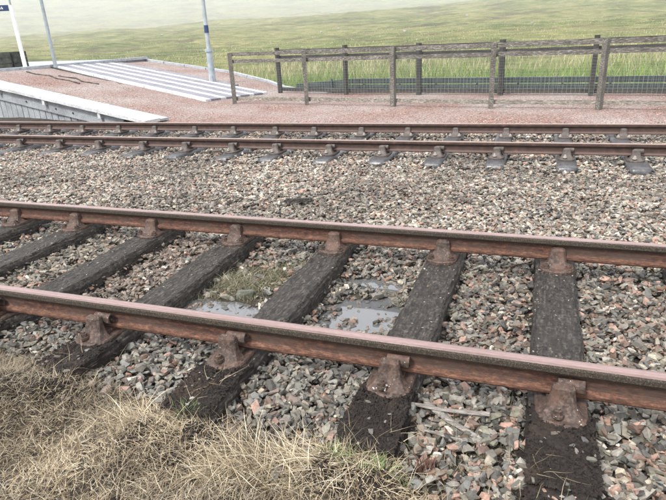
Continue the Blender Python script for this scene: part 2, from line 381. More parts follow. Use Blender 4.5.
def grass_edge(x, y): return y-np.interp(x, GE_X, GE_Y)-.07*fbm(x*4, y*4, 3, 13)
GZ = soil_z(GX, GY); I = np.arange(GX.size).reshape(GX.shape)
Q = np.stack([I[:-1, :-1], I[1:, :-1], I[1:, 1:], I[:-1, 1:]], -1).reshape(-1, 4)
cen = np.c_[GX.ravel(), GY.ravel()][Q].mean(1); keep = cen[:, 1] < 11.2
o = link('track_bed', mesh_np('track_bed', np.c_[GX.ravel(), GY.ravel(), GZ.ravel()], Q[keep], None, M_SOIL, True)); o['kind'] = 'structure'

# ---- red chippings area behind the far track + ramp surface
kerb_pts = [(-15.0, 19.7), (-10.8, 18.9), (-8.6, 17.6), (-6.7, 15.85), (-5.6, 15.3), (-2, 15.1), (3, 14.3), (8, 13.5)]
KX, KY = zip(*kerb_pts)
def back_y(x): return np.interp(x, KX, KY)
xs = np.linspace(-15.9, 8, 240); ts = np.linspace(0, 1, 60)
PX, PT = np.meshgrid(xs, ts, indexing='ij')
f0 = np.where(PX < -7.9, front_y(PX)+.1, 9.84)
f0 = np.where(PX < -7.9, f0, np.interp(PX, [-7.9, -7.0, 8], [10.0, 9.9, 9.9]))
PY = f0+(back_y(PX)-f0)*PT
PZ = ramp_z(PX)+.012*fbm(PX*1.2, PY*1.2, 4, 6)
PZ = np.where((PX > -8.2), PZ-.04*(1-sstep(9.9, 11.2, PY)), PZ)
I = np.arange(PX.size).reshape(PX.shape)
Q = np.stack([I[:-1, :-1], I[1:, :-1], I[1:, 1:], I[:-1, 1:]], -1).reshape(-1, 4)
o = link('gravel_path', mesh_np('gravel_path', np.c_[PX.ravel(), PY.ravel(), PZ.ravel()], Q, None, M_RED, True)); o['kind'] = 'structure'
def ground(x, y): return float(ramp_z(np.array(x)))

# platform top beyond the crest, with its sides
ZP = float(ramp_z(-15.8))-.004
bm = bmesh.new()
pts = [(-15.88, 11.75), (-14.95, 19.9), (-60, 31), (-60, 22.3)]
tv = [bm.verts.new((x, y, ZP)) for x, y in pts]; bv = [bm.verts.new((x, y, -1)) for x, y in pts]
bm.faces.new(tv)
for i in range(4): bm.faces.new((tv[i-1], bv[i-1], bv[i], tv[i]))
bmesh.ops.recalc_face_normals(bm, faces=bm.faces)
o = link('platform', bm_mesh('platform', bm, M_TARMAC)); o['kind'] = 'structure'

# ------------------------------------------------------------------ sleepers
sl_mesh = [rough_box('sleeper', .245, 2.6, .13, 16, 150, 6, .010, M_SLEEPER, .014, k, .009) for k in range(4)]
near_desc = ['dark timber sleeper partly out of frame at the far left under the far rail', 'dark timber sleeper, second from the left edge under the rusty rail',
  'black sleeper whose chair on the far rail is nearest the left edge', 'black sleeper with the second chair from the left on the far rusty rail',
  'grey topped timber sleeper carrying the leftmost chair of the near rail', 'dark sleeper left of the mossy soil patch, under the tube keyed chair',
  'charcoal timber sleeper between the mossy patch and the big puddle', 'black timber sleeper just right of the big puddle',
  'straight on dark timber sleeper, rightmost of those in full view', 'timber sleeper just beyond the right edge of the frame']
for i, x in enumerate(SL_NEAR):
    if i in (0, 1, 9):
        pass
    o = link('timber_sleeper', sl_mesh[i % 4], None, (x, Y_A+G/2-.03, -.188+random.uniform(-.004, .004)), (0, random.uniform(-.015, .015), random.uniform(-.012, .012)))
    tag(o, near_desc[i], 'sleeper', 'timber sleepers of the near track')
    # black muck crusting the outer end of each sleeper
    if -3.2 < x < .5:
        c = link('muck', rough_box('muck', .255, .52, .09, 18, 36, 6, .014, M_MUCK, .03, 40+i, .02), o, (0, -1.05, .006))
sf_mesh = [rough_box('far_sleeper', .245, 2.6, .12, 5, 40, 2, .004, M_SLAB, .008, 10+k, .003) for k in range(3)]
for i, x in enumerate(SL_FAR):
    side = 'left' if x < -7 else ('middle' if x < -2.5 else 'right')
    o = link('timber_sleeper', sf_mesh[i % 3], None, (x, Y_C+G/2+.06, Z_C-.193+random.uniform(-.004, .004)), (0, 0, random.uniform(-.02, .02)))
    n_ord = ['first', 'second', 'third', 'fourth', 'fifth', 'sixth', 'seventh', 'eighth', 'ninth', 'tenth', 'eleventh', 'twelfth', 'thirteenth', 'fourteenth', 'fifteenth', 'sixteenth', 'seventeenth', 'eighteenth', 'nineteenth', 'twentieth']
    tag(o, 'slate grey sleeper of the far track, %s from the right, end showing above ballast' % n_ord[len(SL_FAR)-1-i], 'sleeper', 'slate grey sleepers of the far track')

# ------------------------------------------------------------------ rails
prof = [(-.035, -.012), (-.030, -.003), (-.018, 0), (.018, 0), (.030, -.003), (.035, -.012), (.035, -.034), (.027, -.046), (.0115, -.054),
        (.0095, -.075), (.0095, -.098), (.0125, -.108), (.030, -.117), (.034, -.124), (.034, -.136), (.027, -.145), (-.027, -.145), (-.034, -.136), (-.034, -.124), (-.030, -.117),
        (-.0125, -.108), (-.0095, -.098), (-.0095, -.075), (-.0115, -.054), (-.027, -.046), (-.035, -.034)]
def rail(name, x0, x1, curve, z, mat_, n=60):
    xs_ = np.linspace(x0, x1, n); V = []; k = len(prof)
    for x in xs_: V += [(x, curve(x)+py, pz) for py, pz in prof]
    Fq = [(i*k+j, i*k+(j+1) % k, (i+1)*k+(j+1) % k, (i+1)*k+j) for i in range(n-1) for j in range(k)]
    me = mesh_np(name, V, Fq, None, mat_, False)
    o = link(name, me, None, (0, 0, z)); return o
curve_n = lambda off: (lambda x: off)
cf = lambda off: (lambda x: off+.0035*((x+4)**2)/3-.01)
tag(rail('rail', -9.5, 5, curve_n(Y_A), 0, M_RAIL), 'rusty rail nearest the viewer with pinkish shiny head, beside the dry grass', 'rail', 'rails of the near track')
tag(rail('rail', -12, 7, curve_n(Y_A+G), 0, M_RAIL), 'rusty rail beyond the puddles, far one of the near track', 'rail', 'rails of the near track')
YC = lambda x: Y_C+.0011*(x+5)**2-.03
YD = lambda x: YC(x)+1.46
tag(rail('rail', -24, 14, YC, Z_C, M_RAIL2), 'dark brown rail of the far track on the side facing the near track', 'rail', 'rails of the far track')
tag(rail('rail', -26, 14, YD, Z_C, M_RAIL2), 'dark brown farthest rail running below the platform ramp and fence', 'rail', 'rails of the far track')

# ------------------------------------------------------------------ chairs.  local frame: +X along rail, -Y outer (key) side, z=0 at rail top
def chair_meshes(M, MB, small=1.):
    out = {}
    # base plate with rounded ends
    bm = bmesh.new(); n = 10; hw = .102; pts = []
    for k in range(n+1):
        a = math.pi*k/n; pts.append((math.cos(a)*hw, -.115-math.sin(a)*.083))
    for k in range(n+1):
        a = math.pi*k/n; pts.append((-math.cos(a)*hw, .095+math.sin(a)*.075))
    zs = [(-.192, 1.0), (-.176, 1.0), (-.168, .95)]
    rings = [[bm.verts.new((x*s_, y*s_, z)) for x, y in pts] for z, s_ in zs]
    for a_, b_ in zip(rings, rings[1:]):
        for k in range(len(pts)): bm.faces.new((a_[k-1], a_[k], b_[k], b_[k-1]))
    bm.faces.new(rings[-1]); bm.faces.new(rings[0][::-1]); bmesh.ops.recalc_face_normals(bm, faces=bm.faces)
    out['base_plate'] = bm_mesh('chair_base', bm, M)
    # rail seat
    bm = bmesh.new(); add_box(bm, (0, 0, -.158), (.115, .17, .022), None, .004); out['seat'] = bm_mesh('chair_seat', bm, M)
    # jaw: swept horn, wide flare at base to narrow blunt top
    def jaw(sgn, top, y_in, y_out):
        bm = bmesh.new(); rings = []
        for t in np.linspace(0, 1, 10):
            z = -.172+(top+.172)*t; w_ = .042+.014*(1-t)+.034*(1-t)**5
            yi = y_in+.012*(1-t); yo = y_out+(.02*(1-t)+.05*(1-t)**4)
            if t == 1: w_ -= .006; yo -= .006
            b_ = .012
            rings.append([bm.verts.new((x, sgn*y, z)) for x, y in ((-w_, yi), (w_, yi), (w_, yo-b_), (w_-b_, yo), (-w_+b_, yo), (-w_, yo-b_))])
        for a_, c_ in zip(rings, rings[1:]):
            for k in range(6): bm.faces.new((a_[k-1], a_[k], c_[k], c_[k-1]))
        bm.faces.new(rings[-1]); bm.faces.new(rings[0][::-1]); bmesh.ops.recalc_face_normals(bm, faces=bm.faces)
        bmesh.ops.bevel(bm, geom=[e for e in bm.edges if all(v in rings[-1] for v in e.verts)], offset=.006, segments=2, affect='EDGES')
        return bm_mesh('chair_jaw', bm, M)
    out['jaw_out'] = jaw(-1, -.052, .066, .102)
    out['jaw_in'] = jaw(1, -.058, .0125, .058)
    # bolt: square washer + hex head
    bm = bmesh.new(); add_cyl(bm, (0, 0, -.006), (0, 0, .006), .024, n=14); add_cyl(bm, (0, 0, .006), (0, 0, .024), .0165, n=6); add_cyl(bm, (0, 0, .024), (0, 0, .034), .009, .007, n=8)
    out['bolt'] = bm_mesh('chair_bolt', bm, MB)
    # key: rolled spring-steel tube with open seam
    bm = bmesh.new(); n = 18; L0, L1 = -.02, .082; ri, ro = .019, .026
    P = []
    for k in range(n+1):
        a = math.radians(-60)+math.radians(315)*k/n; P.append((a, ro)); 
    def ring(x): return [bm.verts.new((x, math.cos(a)*ro*.95, math.sin(a)*ro*1.15)) for a, _ in P]+[bm.verts.new((x, math.cos(a)*ri*.9, math.sin(a)*ri*1.15)) for a, _ in P[::-1]]
    r0, r1 = ring(L0), ring(L1); k_ = len(r0)
    for k in range(k_): bm.faces.new((r0[k-1], r0[k], r1[k], r1[k-1]))
    for rr in (r0, r1):
        for k in range(n): bm.faces.new((rr[k], rr[k+1], rr[k_-2-k], rr[k_-1-k]))
    bmesh.ops.recalc_face_normals(bm, faces=bm.faces)
    out['key'] = bm_mesh('chair_key', bm, M, False)
    return out
def make_chair(ms, label, group, loc, rz, boltx=(-.0, .0)):
    t = thing('rail_chair', label, 'rail chair', loc, (0, 0, rz), group)
    link('base_plate', ms['base_plate'], t); link('rail_seat', ms['seat'], t)
    link('outer_jaw', ms['jaw_out'], t); link('inner_jaw', ms['jaw_in'], t)
    link('key', ms['key'], t, (0, -.0415, -.083))
    for x, y in ((-.018, -.155), (-.068, .112), (.068, .112)):
        link('bolt', ms['bolt'], t, (x, y, -.166 if y > 0 else -.15), (0, 0, .3+x))
    return t
CM = chair_meshes(M_CHAIR, M_CHAIR); CM2 = chair_meshes(M_CHAIR2, M_BOLTW)
nearX = {4: ('leftmost rusty chair of the near rail, cut by the left edge with open tube key', -2.99), 5: ('rusty chair with dark open tube key, second from left on the near rail', -2.185),
         6: ('rusty chair on the near rail between the mossy patch and left dry grass', -1.36), 7: ('rusty chair with white droppings round its bolt on the near rail', -.535),
         8: ('large reddish rusty chair at lower right on the near rail', .185), 9: ('rusty chair of the near rail beyond the right edge', .99)}
first = None
for i, (lab, x) in nearX.items():
    if first is None: first = make_chair(CM, lab, 'rusty chairs of the near rail', (x, Y_A, 0), 0)
    else: copy_tree(first, (x, Y_A, 0), (0, 0, random.uniform(-.02, .02)), lab)
ordn = ['leftmost', 'second', 'third', 'fourth', 'fifth', 'sixth', 'seventh', 'eighth', 'ninth', 'tenth']
first = None
for i, x in enumerate([-5.27, -4.47, -3.77, -2.965, -2.165, -1.345, -.545, .195, 1.]):
    lab = ('chair without visible key gripping the rail beyond the puddles, %s from left' % ordn[i-1]) if i else 'chair on the rail beyond the puddles outside the left edge'
    if first is None: first = make_chair(CM, lab, 'chairs of the rail beyond the puddles', (x, Y_A+G, 0), math.pi)
    else: copy_tree(first, (x, Y_A+G, 0), (0, 0, math.pi), lab)
nfar = len(SL_FAR)
f1 = f2 = None
for i, x in enumerate(SL_FAR):
    oo = n_ord[nfar-1-i]
    l1 = 'brown chair gripping the nearer rail of the far track, %s from the right' % oo
    l2 = 'dark chair with two pale bolts on the farthest rail, %s from the right' % oo
    if f1 is None:
        f1 = make_chair(CM2, l1, 'chairs of the far track nearer rail', (x, YC(x), Z_C), 0); f2 = make_chair(CM2, l2, 'chairs of the farthest rail', (x+.03, YD(x), Z_C), math.pi)
    else:
        copy_tree(f1, (x, YC(x), Z_C), (0, 0, 0), l1); copy_tree(f2, (x+.03, YD(x), Z_C), (0, 0, math.pi), l2)

# ------------------------------------------------------------------ stones
def hulls(n, npts, flat_=.6):
    R_ = []
    for k in range(n):
        bm = bmesh.new()
        # jittered block corners plus a few chips: flat-sided broken rock
        c8 = np.array([(a, b, c) for a in (-1, 1) for b in (-1, 1) for c in (-1, 1)], float)*.68
        P = c8*rng.uniform(.35, 1.25, (8, 3)); q = rng.normal(size=(npts, 3)); q /= np.linalg.norm(q, axis=1)[:, None]
        P = np.r_[P, q*rng.uniform(.75, 1.05, (npts, 1))]
        P *= np.array([1.18, rng.uniform(.5, .92), rng.uniform(.24, .6)])
        for p in P: bm.verts.new(p)
        r = bmesh.ops.convex_hull(bm, input=bm.verts)
        bmesh.ops.delete(bm, geom=[v for v in bm.verts if not v.link_faces], context='VERTS')
        bmesh.ops.triangulate(bm, faces=bm.faces); bm.verts.index_update()
        R_.append((np.array([v.co[:] for v in bm.verts]), np.array([[v.index for v in f.verts] for f in bm.faces]))); bm.free()
    return R_
H_NEAR = hulls(48, 4); H_FAR = hulls(24, 1)
PAL = np.array([(.30, .285, .265), (.175, .182, .18), (.25, .25, .205), (.43, .395, .33), (.43, .28, .235), (.31, .19, .135), (.62, .6, .56), (.08, .08, .08), (.36, .35, .33), (.5, .46, .38), (.25, .21, .175)])
W_NEAR = np.array([15, 20, 12, 8, 6, 4, 2.5, 10, 11, 3, 9.]); W_MID = np.array([17, 10, 9, 14, 10, 7, 6, 9, 16, 6, 12.]); W_PINK = np.array([8, 6, 4, 10, 14, 8, 3, 5, 8, 5, 14.])
W_DIRT = np.array([8, 10, 8, 4, 2, 6, 1, 30, 5, 1, 25.])
def pick(n, wts): return PAL[rng.choice(len(PAL), n, p=wts/wts.sum())]
HR = .01; hx0, hy0 = -16., .6; NX, NY = int(20.5/HR), int(10/HR)
ax = hx0+np.arange(NX)*HR; ay = hy0+np.arange(NY)*HR
HM = soil_z(*np.meshgrid(ax, ay, indexing='ij')).astype(np.float32)
# sleepers and their chairs occupy the height map
for x in SL_NEAR: HM[int((x-.12-hx0)/HR):int((x+.12-hx0)/HR), int((1.62-hy0)/HR):int((4.18-hy0)/HR)] = -.19
for x in SL_FAR: HM[int((x-.13-hx0)/HR):int((x+.13-hx0)/HR), int((6.93-hy0)/HR):int((9.52-hy0)/HR)] = Z_C-.193
def in_view(x, y, pad=.5):
    # ground footprint of the view with margin for a side step
    xl = np.interp(y, [1, 1.8, 3.5, 5, 7, 9, 11], [-2.0, -3.0, -4.7, -6.4, -8.7, -11.2, -13.8]); xr = np.interp(y, [1, 1.8, 3.5, 11], [.5, .62, 1.0, 2.3])
    return (x > xl-pad) & (x < xr+pad)
def is_sleeper(x, y, pad=0.):
    r = np.zeros(x.shape, bool)
    for s_ in SL_NEAR: r |= (abs(x-s_) < .12-pad) & (y > 1.62+pad) & (y < 4.15-pad)
    for s_ in SL_FAR: r |= (abs(x-s_) < .13-pad) & (y > 6.93+pad) & (y < 9.5-pad)
    return r
stones = []           # x,y,z,r,quat-ish(az,tiltx,tilty),color,proto
def drop(n, yr, rr, limit, wts, reject=None, xr=(-14.2, 2.9), opt=(), sink=.3):
    x = rng.uniform(*xr, n); y = rng.uniform(*yr, n); ok = in_view(x, y) & ~is_sleeper(x, y)
    if reject is not None: ok &= rng.uniform(size=n) > reject(x, y)
    x, y = x[ok], y[ok]; n = len(x)
    r = rng.triangular(rr[0], rr[0]*.55+rr[1]*.45, rr[1], n); tgt = bed(x, y)+limit-(.024+.03*fbm(x*9, y*9, 2, 91))*pud_mask(x, y); c = pick(n, wts)
    az = rng.uniform(0, 2*math.pi, n); tl = rng.normal(0, .36, (n, 2)); fl = r*.45
    for k in range(n):
        i0, j0 = int((x[k]-hx0)/HR), int((y[k]-hy0)/HR); q = max(1, int(r[k]*.75/HR))
        if i0-q < 0 or j0-q < 0 or i0+q >= NX or j0+q >= NY: continue
        win = HM[i0-q:i0+q+1, j0-q:j0+q+1]; h = float(win.mean())
        zc = h+fl[k]*(1-sink)
        if zc > tgt[k]+fl[k]*.35: continue
        top = zc+fl[k]*.75
        np.maximum(win, top-.004, out=win)
        stones.append((x[k], y[k], zc, r[k], az[k], tl[k, 0], tl[k, 1], *c[k]))
def rej_near(x, y):
    k = np.exp(-((x+1.77)/.33)**4)*np.exp(-((y-3.0)/.52)**4)*.86          # mossy soil
    g = (1-sstep(-.05, .12, grass_edge(x, y)))*.985                        # dry grass bank
    return np.maximum(np.maximum(k, g), pud_mask(x, y)*.2)
drop(21000, (1.0, 4.15), (.015, .041), .0, W_NEAR, rej_near, (-6, 1.7))
drop(18000, (1.0, 4.3), (.011, .03), .022, W_NEAR, rej_near, (-6, 1.7))
drop(9000, (1.0, 4.3), (.008, .015), .026, W_MID, lambda x, y: rej_near(x, y)*.9, (-6, 1.7))
drop(16000, (1.0, 4.2), (.005, .01), .03, W_DIRT, lambda x, y: rej_near(x, y)*.75, (-6, 1.7), (0,))
drop(60000, (4.1, 7.1), (.016, .033), .0, W_MID)
drop(26000, (4.1, 7.1), (.012, .026), .02, W_MID)
drop(46000, (6.9, 9.95), (.018, .034), .012, W_MID, lambda x, y: sstep(9.55, 9.95, y)*.8)
ST = np.array(stones)
# bay-specific tints: reddish brown and pinkish stones in some bays, wetter dark ones by the sleepers
bx, by = ST[:, 0], ST[:, 1]
def tint(mask, col, k): ST[mask, 7:10] = ST[mask, 7:10]*(1-k)+np.array(col)*k
nr_ = by < 3.75
tint(nr_ & (bx > -3.0) & (bx < -2.17) & (by > 2.3) & (rng.uniform(size=len(ST)) < .7), (.27, .2, .165), .6)
tint(nr_ & (bx > -3.8) & (bx < -2.97) & (by > 2.3) & (rng.uniform(size=len(ST)) < .6), (.27, .24, .19), .55)
pk = nr_ & (by > 1.2) & (rng.uniform(size=len(ST)) < np.where(bx > -.6, .13, .06)); ST[pk, 7:10] = np.array((.46, .3, .25))*rng.uniform(.75, 1.15, (pk.sum(), 1))
dk = nr_ & (bx > -.55) & (bx < .1) & (by > 2.3); ST[dk, 7:10] *= .82
cs = (by < 2.2) & (bx < -.3); tint(cs & (rng.uniform(size=len(ST)) < .5), (.2, .215, .215), .5)
pu = pud_mask(bx, by) > .2; ST[pu, 7:10] *= .6
nz = by < 3.8; ST[nz, 7:10] *= np.array((.72, .7, .65)); lo = nz & (rng.uniform(size=len(ST)) < .3); ST[lo, 7:10] *= .45
mz = by > 3.8; lo = mz & (rng.uniform(size=len(ST)) < .17); ST[lo, 7:10] *= .35; ST[mz, 7:10] = ST[mz, 7:10]*np.array((.92, .885, .83))
dirt = sstep(.0, .5, fbm(bx*1.1, by*1.1, 4, 17)+.1)*(by > 4)*.35
ST[:, 7:10] *= (1-dirt)[:, None]
ST[:, 7:10] *= rng.uniform(.7, 1.28, (len(ST), 1))
def bake(T, H_, name, M_ADD=None):
    V, Fc, C = [], [], []; off = 0; pid = rng.integers(0, len(H_), len(T))
    for k, (hv, hf) in enumerate(H_):
        T_ = T[pid == k]
        if not len(T_): continue
        ca, sa = np.cos(T_[:, 4]), np.sin(T_[:, 4]); cx, sx = np.cos(T_[:, 5]), np.sin(T_[:, 5]); cy, sy = np.cos(T_[:, 6]), np.sin(T_[:, 6])
        z0 = np.zeros(len(T_)); o1 = z0+1
        Rz = np.array([[ca, -sa, z0], [sa, ca, z0], [z0, z0, o1]]); Rx = np.array([[o1, z0, z0], [z0, cx, -sx], [z0, sx, cx]]); Ry = np.array([[cy, z0, sy], [z0, o1, z0], [-sy, z0, cy]])
        M_ = np.einsum('abn,bcn,cdn->nad', Rx, Ry, Rz)
        v = np.einsum('nab,vb->nva', M_, hv)*T_[:, 3][:, None, None]*1.12+T_[:, None, :3]
        V.append(v.reshape(-1, 3)); Fc.append((hf[None]+(np.arange(len(T_))*len(hv))[:, None, None]+off).reshape(-1, 3)); off += len(T_)*len(hv)
        C.append(np.repeat(T_[:, 7:10], len(hf), 0))
    return mesh_np(name, np.concatenate(V), np.concatenate(Fc), np.concatenate(C), M_ADD or M_STONE)
# the stones that show largest are single parts of the ballast; the rest is one mass
bal = link('ballast', bake(ST[:1], H_NEAR, 'ballast')); bal['kind'] = 'structure'
d2 = np.hypot(ST[:, 0]-0, ST[:, 1]); surf = ST[:, 2] > bed(ST[:, 0], ST[:, 1])-.012
xl = np.interp(ST[:, 1], [1, 1.8, 3.5], [-2.0, -3.0, -4.7]); xr_ = np.interp(ST[:, 1], [1, 1.8, 3.5], [.5, .55, 1.0])
score = np.where(surf & (ST[:, 0] > xl) & (ST[:, 0] < xr_) & (ST[:, 1] > 1.5) & (abs(ST[:, 1]-Y_A) > .05), ST[:, 3]/d2, 0); score[0] = 0
big = np.argsort(-score)[:295]; bigset = np.zeros(len(ST), bool); bigset[big] = True
for k in big:
    T1 = ST[k:k+1].copy(); loc = T1[0, :3].copy(); T1[0, :3] = 0
    link('stone', bake(T1, H_NEAR, 'stone'), bal, tuple(loc))
rest = ~bigset; rest[0] = False
nearm = rest & (ST[:, 1] < 4.6); farm = rest & ~nearm
o = link('loose_stones', bake(ST[nearm], H_NEAR, 'loose_stones'), bal); o['kind'] = 'stuff'
o = link('distant_stones', bake(ST[farm], H_FAR, 'distant_stones'), bal); o['kind'] = 'stuff'
print('stones', len(ST))

# red chippings lying loose on the path, as real grains near the track
n = 26000; x = rng.uniform(-14.5, 3.2, n); y = 9.85+rng.beta(1.0, 2.0, n)*4.2
ok = (y > np.where(x < -7.9, front_y(x)+.75, 9.85)) & in_view(x, np.minimum(y, 11), 1.) & (y < back_y(x)-.1); x, y = x[ok], y[ok]; n = len(x)
redw = np.clip(.72-.5*sstep(0, .6, fbm(x*.6, y*.6, 3, 44))-.45*(1-sstep(9.9, 10.7, y))-.3*sstep(.2, 2, x), .05, 1)
isr = rng.uniform(size=n) < redw
cr = np.array([(.3, .14, .105), (.38, .2, .155), (.2, .08, .06), (.46, .32, .27)])[rng.integers(0, 4, n)]; cg = pick(n, W_MID)*.8
T = np.c_[x, y, ramp_z(x)-.006-.04*(1-sstep(9.9, 11.2, y))*(x > -8.2), rng.uniform(.008, .021, n), rng.uniform(0, 6.28, n), rng.normal(0, .4, n), rng.normal(0, .4, n), np.where(isr[:, None], cr, cg)*rng.uniform(.8, 1.2, (n, 1))]
o = link('chippings', bake(T, H_FAR, 'chippings'), bpy.data.objects['gravel_path']); o['kind'] = 'stuff'

# ------------------------------------------------------------------ puddles
for k, (px, py, rx, ry) in enumerate(PUD):
    n = 48; a = np.linspace(0, 2*math.pi, n, endpoint=False); rr = 1.35
    zl = float(soil_z(np.array([px]), np.array([py]))[0])+.041
    V = np.c_[px+rx*rr*np.cos(a), py+ry*rr*np.sin(a), np.full(n, zl)]
    V = np.r_[V, [[px, py, zl]]]; Fc = [(i, (i+1) % n, n) for i in range(n)]
    o = link('puddle', mesh_np('puddle', V, Fc, None, M_WATER)); o['kind'] = 'structure'

n = 300; pk_ = rng.integers(0, 4, n); PA = np.array(PUD); a_ = rng.uniform(0, 6.28, n); q_ = rng.uniform(.25, 1.35, n)**.8
x = PA[pk_, 0]+PA[pk_, 2]*q_*np.cos(a_); y = PA[pk_, 1]+PA[pk_, 3]*q_*np.sin(a_); zw = np.array([float(soil_z(np.array([p_[0]]), np.array([p_[1]]))[0])+.041 for p_ in PUD])[pk_]
T = np.c_[x, y, zw-rng.uniform(-.003, .009, n), rng.triangular(.006, .012, .03, n), rng.uniform(0, 6, n), rng.normal(0, .12, (n, 2)), pick(n, W_MID)*rng.uniform(.25, .6, (n, 1))]
k = ~is_sleeper(x, y); o = link('wet_stones', bake(T[k], H_NEAR, 'wet_stones'), bal); o['kind'] = 'stuff'
# ------------------------------------------------------------------ grass blades
def blades(name, X, Y, Z, L, az, lean, wid, cols, seg=3, curl=.6, parent=None, kink=0.):
    n = len(X); V = np.zeros((n, (seg+1)*2, 3)); px, py, pz = X.copy(), Y.copy(), Z.copy(); ln = lean.copy(); a = az.copy()
    wx, wy = -np.sin(az+rng.normal(0, .6, n)), np.cos(az)
    for s_ in range(seg+1):
        w_ = wid*(1-(s_/seg)**1.5*.9)/2
        V[:, 2*s_] = np.c_[px-wx*w_, py-wy*w_, pz]; V[:, 2*s_+1] = np.c_[px+wx*w_, py+wy*w_, pz+w_*.3]
        st = L/seg; px = px+np.cos(a)*np.sin(ln)*st; py = py+np.sin(a)*np.sin(ln)*st; pz = pz+np.cos(ln)*st
        ln = np.clip(ln+curl/seg*rng.uniform(.3, 1.4, n), -1, 1.9); a = a+rng.normal(0, kink, n)
    base = (np.arange(n)*(seg+1)*2)[:, None, None]
    q = np.array([[2*s_, 2*s_+1, 2*s_+3, 2*s_+2] for s_ in range(seg)])[None]
    me = mesh_np(name, V.reshape(-1, 3), (q+base).reshape(-1, 4), np.repeat(cols, seg, 0), M_BLADE)
    o = link(name, me, parent); o['kind'] = 'stuff'; return o
STRAW = np.array([(.5, .41, .26), (.62, .53, .37), (.33, .26, .16), (.19, .14, .085), (.7, .63, .48), (.4, .34, .23), (.09, .065, .04)])
n = 170000; x = rng.uniform(-4.5, .9, n); y = rng.uniform(.7, 2.1, n); e = grass_edge(x, y); dens = .5+.5*fbm(x*5, y*5, 3, 55)
ok = (e < rng.normal(.0, .035, n)) & in_view(x, y, .4) & (rng.uniform(size=n) < .35+dens); x, y = x[ok], y[ok]; n = len(x)
swirl = 2.2*fbm(x*1.6, y*1.6, 2, 61)*math.pi
pc = np.array([.18, .2, .17, .15, .1, .13, .12]); cidx = rng.choice(7, n, p=pc/pc.sum())
cm = (.75+.45*fbm(x*2.2, y*2.2, 3, 71))[:, None]
greyed = np.clip(sstep(-.3, .4, fbm(x*1.7+3, y*1.7, 3, 72)), 0, 1)[:, None]*.5
cols = (STRAW[cidx]*np.array((.97,.96,.98))*cm*(1-greyed)+np.array((.2, .17, .13))*greyed*cm)*(.73-.14*np.clip(sstep(1.0, 1.8, -x-.4*y), 0, 1)[:, None])
blades('dry_grass', x, y, soil_z(x, y)+rng.uniform(-.005, .035, n), rng.uniform(.02, .085, n), swirl+rng.normal(0, 1.7, n), rng.normal(1.3, .4, n), rng.uniform(.0012, .0033, n), np.clip(cols, 0, 1), 2, .25, None, .3)
# longer combed tuft near the lower centre
def tuft(name, cx, cy, sx, sy, n, L, az, azs, lean, cols, wid=(.0015, .0035), z=None, curl=.9, seg=4, parent=None):
    x = rng.normal(cx, sx, n); y = rng.normal(cy, sy, n)
    zz = soil_z(x, y)+.01 if z is None else np.full(n, z)
    c = np.array(cols)[rng.integers(0, len(cols), n)]*rng.uniform(.7, 1.2, (n, 1))
    return blades(name, x, y, zz, rng.uniform(*L, n), az+rng.normal(0, azs, n), rng.normal(*lean, n), rng.uniform(*wid, n), np.clip(c, 0, 1), seg, curl, parent, .12)
pale = [(.5, .42, .29), (.38, .31, .2), (.6, .53, .4), (.22, .17, .1)]
for cx, cy, az in ((-1.12, 1.5, 3.6), (-1.0, 1.42, 3.9), (-.85, 1.5, 2.6), (-1.5, 1.55, 3.2), (-.7, 1.52, 3.4)):
    tuft('dry_grass', cx, cy, .09, .06, 150, (.1, .24), az, .8, (1.15, .25), pale, (.0014, .003))
lime = [(.13, .22, .07), (.19, .28, .1), (.25, .3, .15), (.1, .15, .05)]
o = tuft('green_tuft', -1.33, 1.645, .022, .02, 260, (.03, .1), 1.5, 3, (.45, .3), lime, (.0015, .003)); del o['kind']; tag(o, 'small bright green tuft at the edge of dry grass below the sleeper end', 'grass tuft')
o = tuft('green_tuft', -.62, 1.56, .04, .02, 300, (.02, .07), 1.5, 3, (.55, .35), lime+pale[:1], (.0015, .003)); del o['kind']; tag(o, 'wide green tuft in dry grass left of the long bottom sleeper end', 'grass tuft')
o = tuft('green_tuft', -.42, 1.52, .035, .02, 220, (.02, .07), 1.5, 3, (.6, .35), lime+pale[:1], (.0015, .003)); del o['kind']; tag(o, 'rightmost green tuft at the bottom of the photo', 'grass tuft')
# withered stems between the sleepers
for cx, cy, nn, sx in ((-2.14, 3.3, 160, .04), (-1.75, 3.2, 800, .16), (-1.85, 2.95, 600, .14), (-1.6, 3.4, 400, .12), (-1.98, 3.1, 300, .06), (-.72, 3.1, 160, .05), (-.72, 2.72, 120, .04), (-.1, 2.0, 120, .16), (-.25, 1.75, 260, .15), (.1, 1.7, 90, .16), (-2.4, 1.98, 120, .1), (-2.1, 1.9, 120, .12), (1.1, 3.2, 60, .1)):
    tuft('withered_stems', cx, cy, sx, sx*.8, nn, (.04, .15), rng.uniform(0, 6), 2.5, (1.15, .3), [(.17, .155, .1), (.11, .1, .06), (.07, .065, .04), (.3, .27, .19), (.07, .08, .035)], (.0014, .003))
# mossy clumps on the soil bay
n = 2600; x = rng.normal(-1.75, .2, n); y = rng.normal(3.05, .33, n); ok = (abs(x+1.76) < .3) & (y < 3.6) & (y > 2.45); x, y = x[ok], y[ok]; n = len(x)
blades('moss', x, y, soil_z(x, y), rng.uniform(.012, .03, n), rng.uniform(0, 6.28, n), rng.uniform(.1, .9, n), rng.uniform(.003, .006, n), np.array([(.12, .12, .06), (.2, .18, .1), (.08, .08, .04)])[rng.integers(0, 3, n)], 2, .4)
# dead brown fern scrap
o = tuft('dead_fern', -.3, 1.63, .02, .015, 60, (.03, .09), 1.4, .7, (.4, .25), [(.07, .028, .018), (.1, .045, .028), (.045, .025, .018)], (.003, .007)); del o['kind']; tag(o, 'reddish brown withered fern scrap right of the green tufts', 'fern')

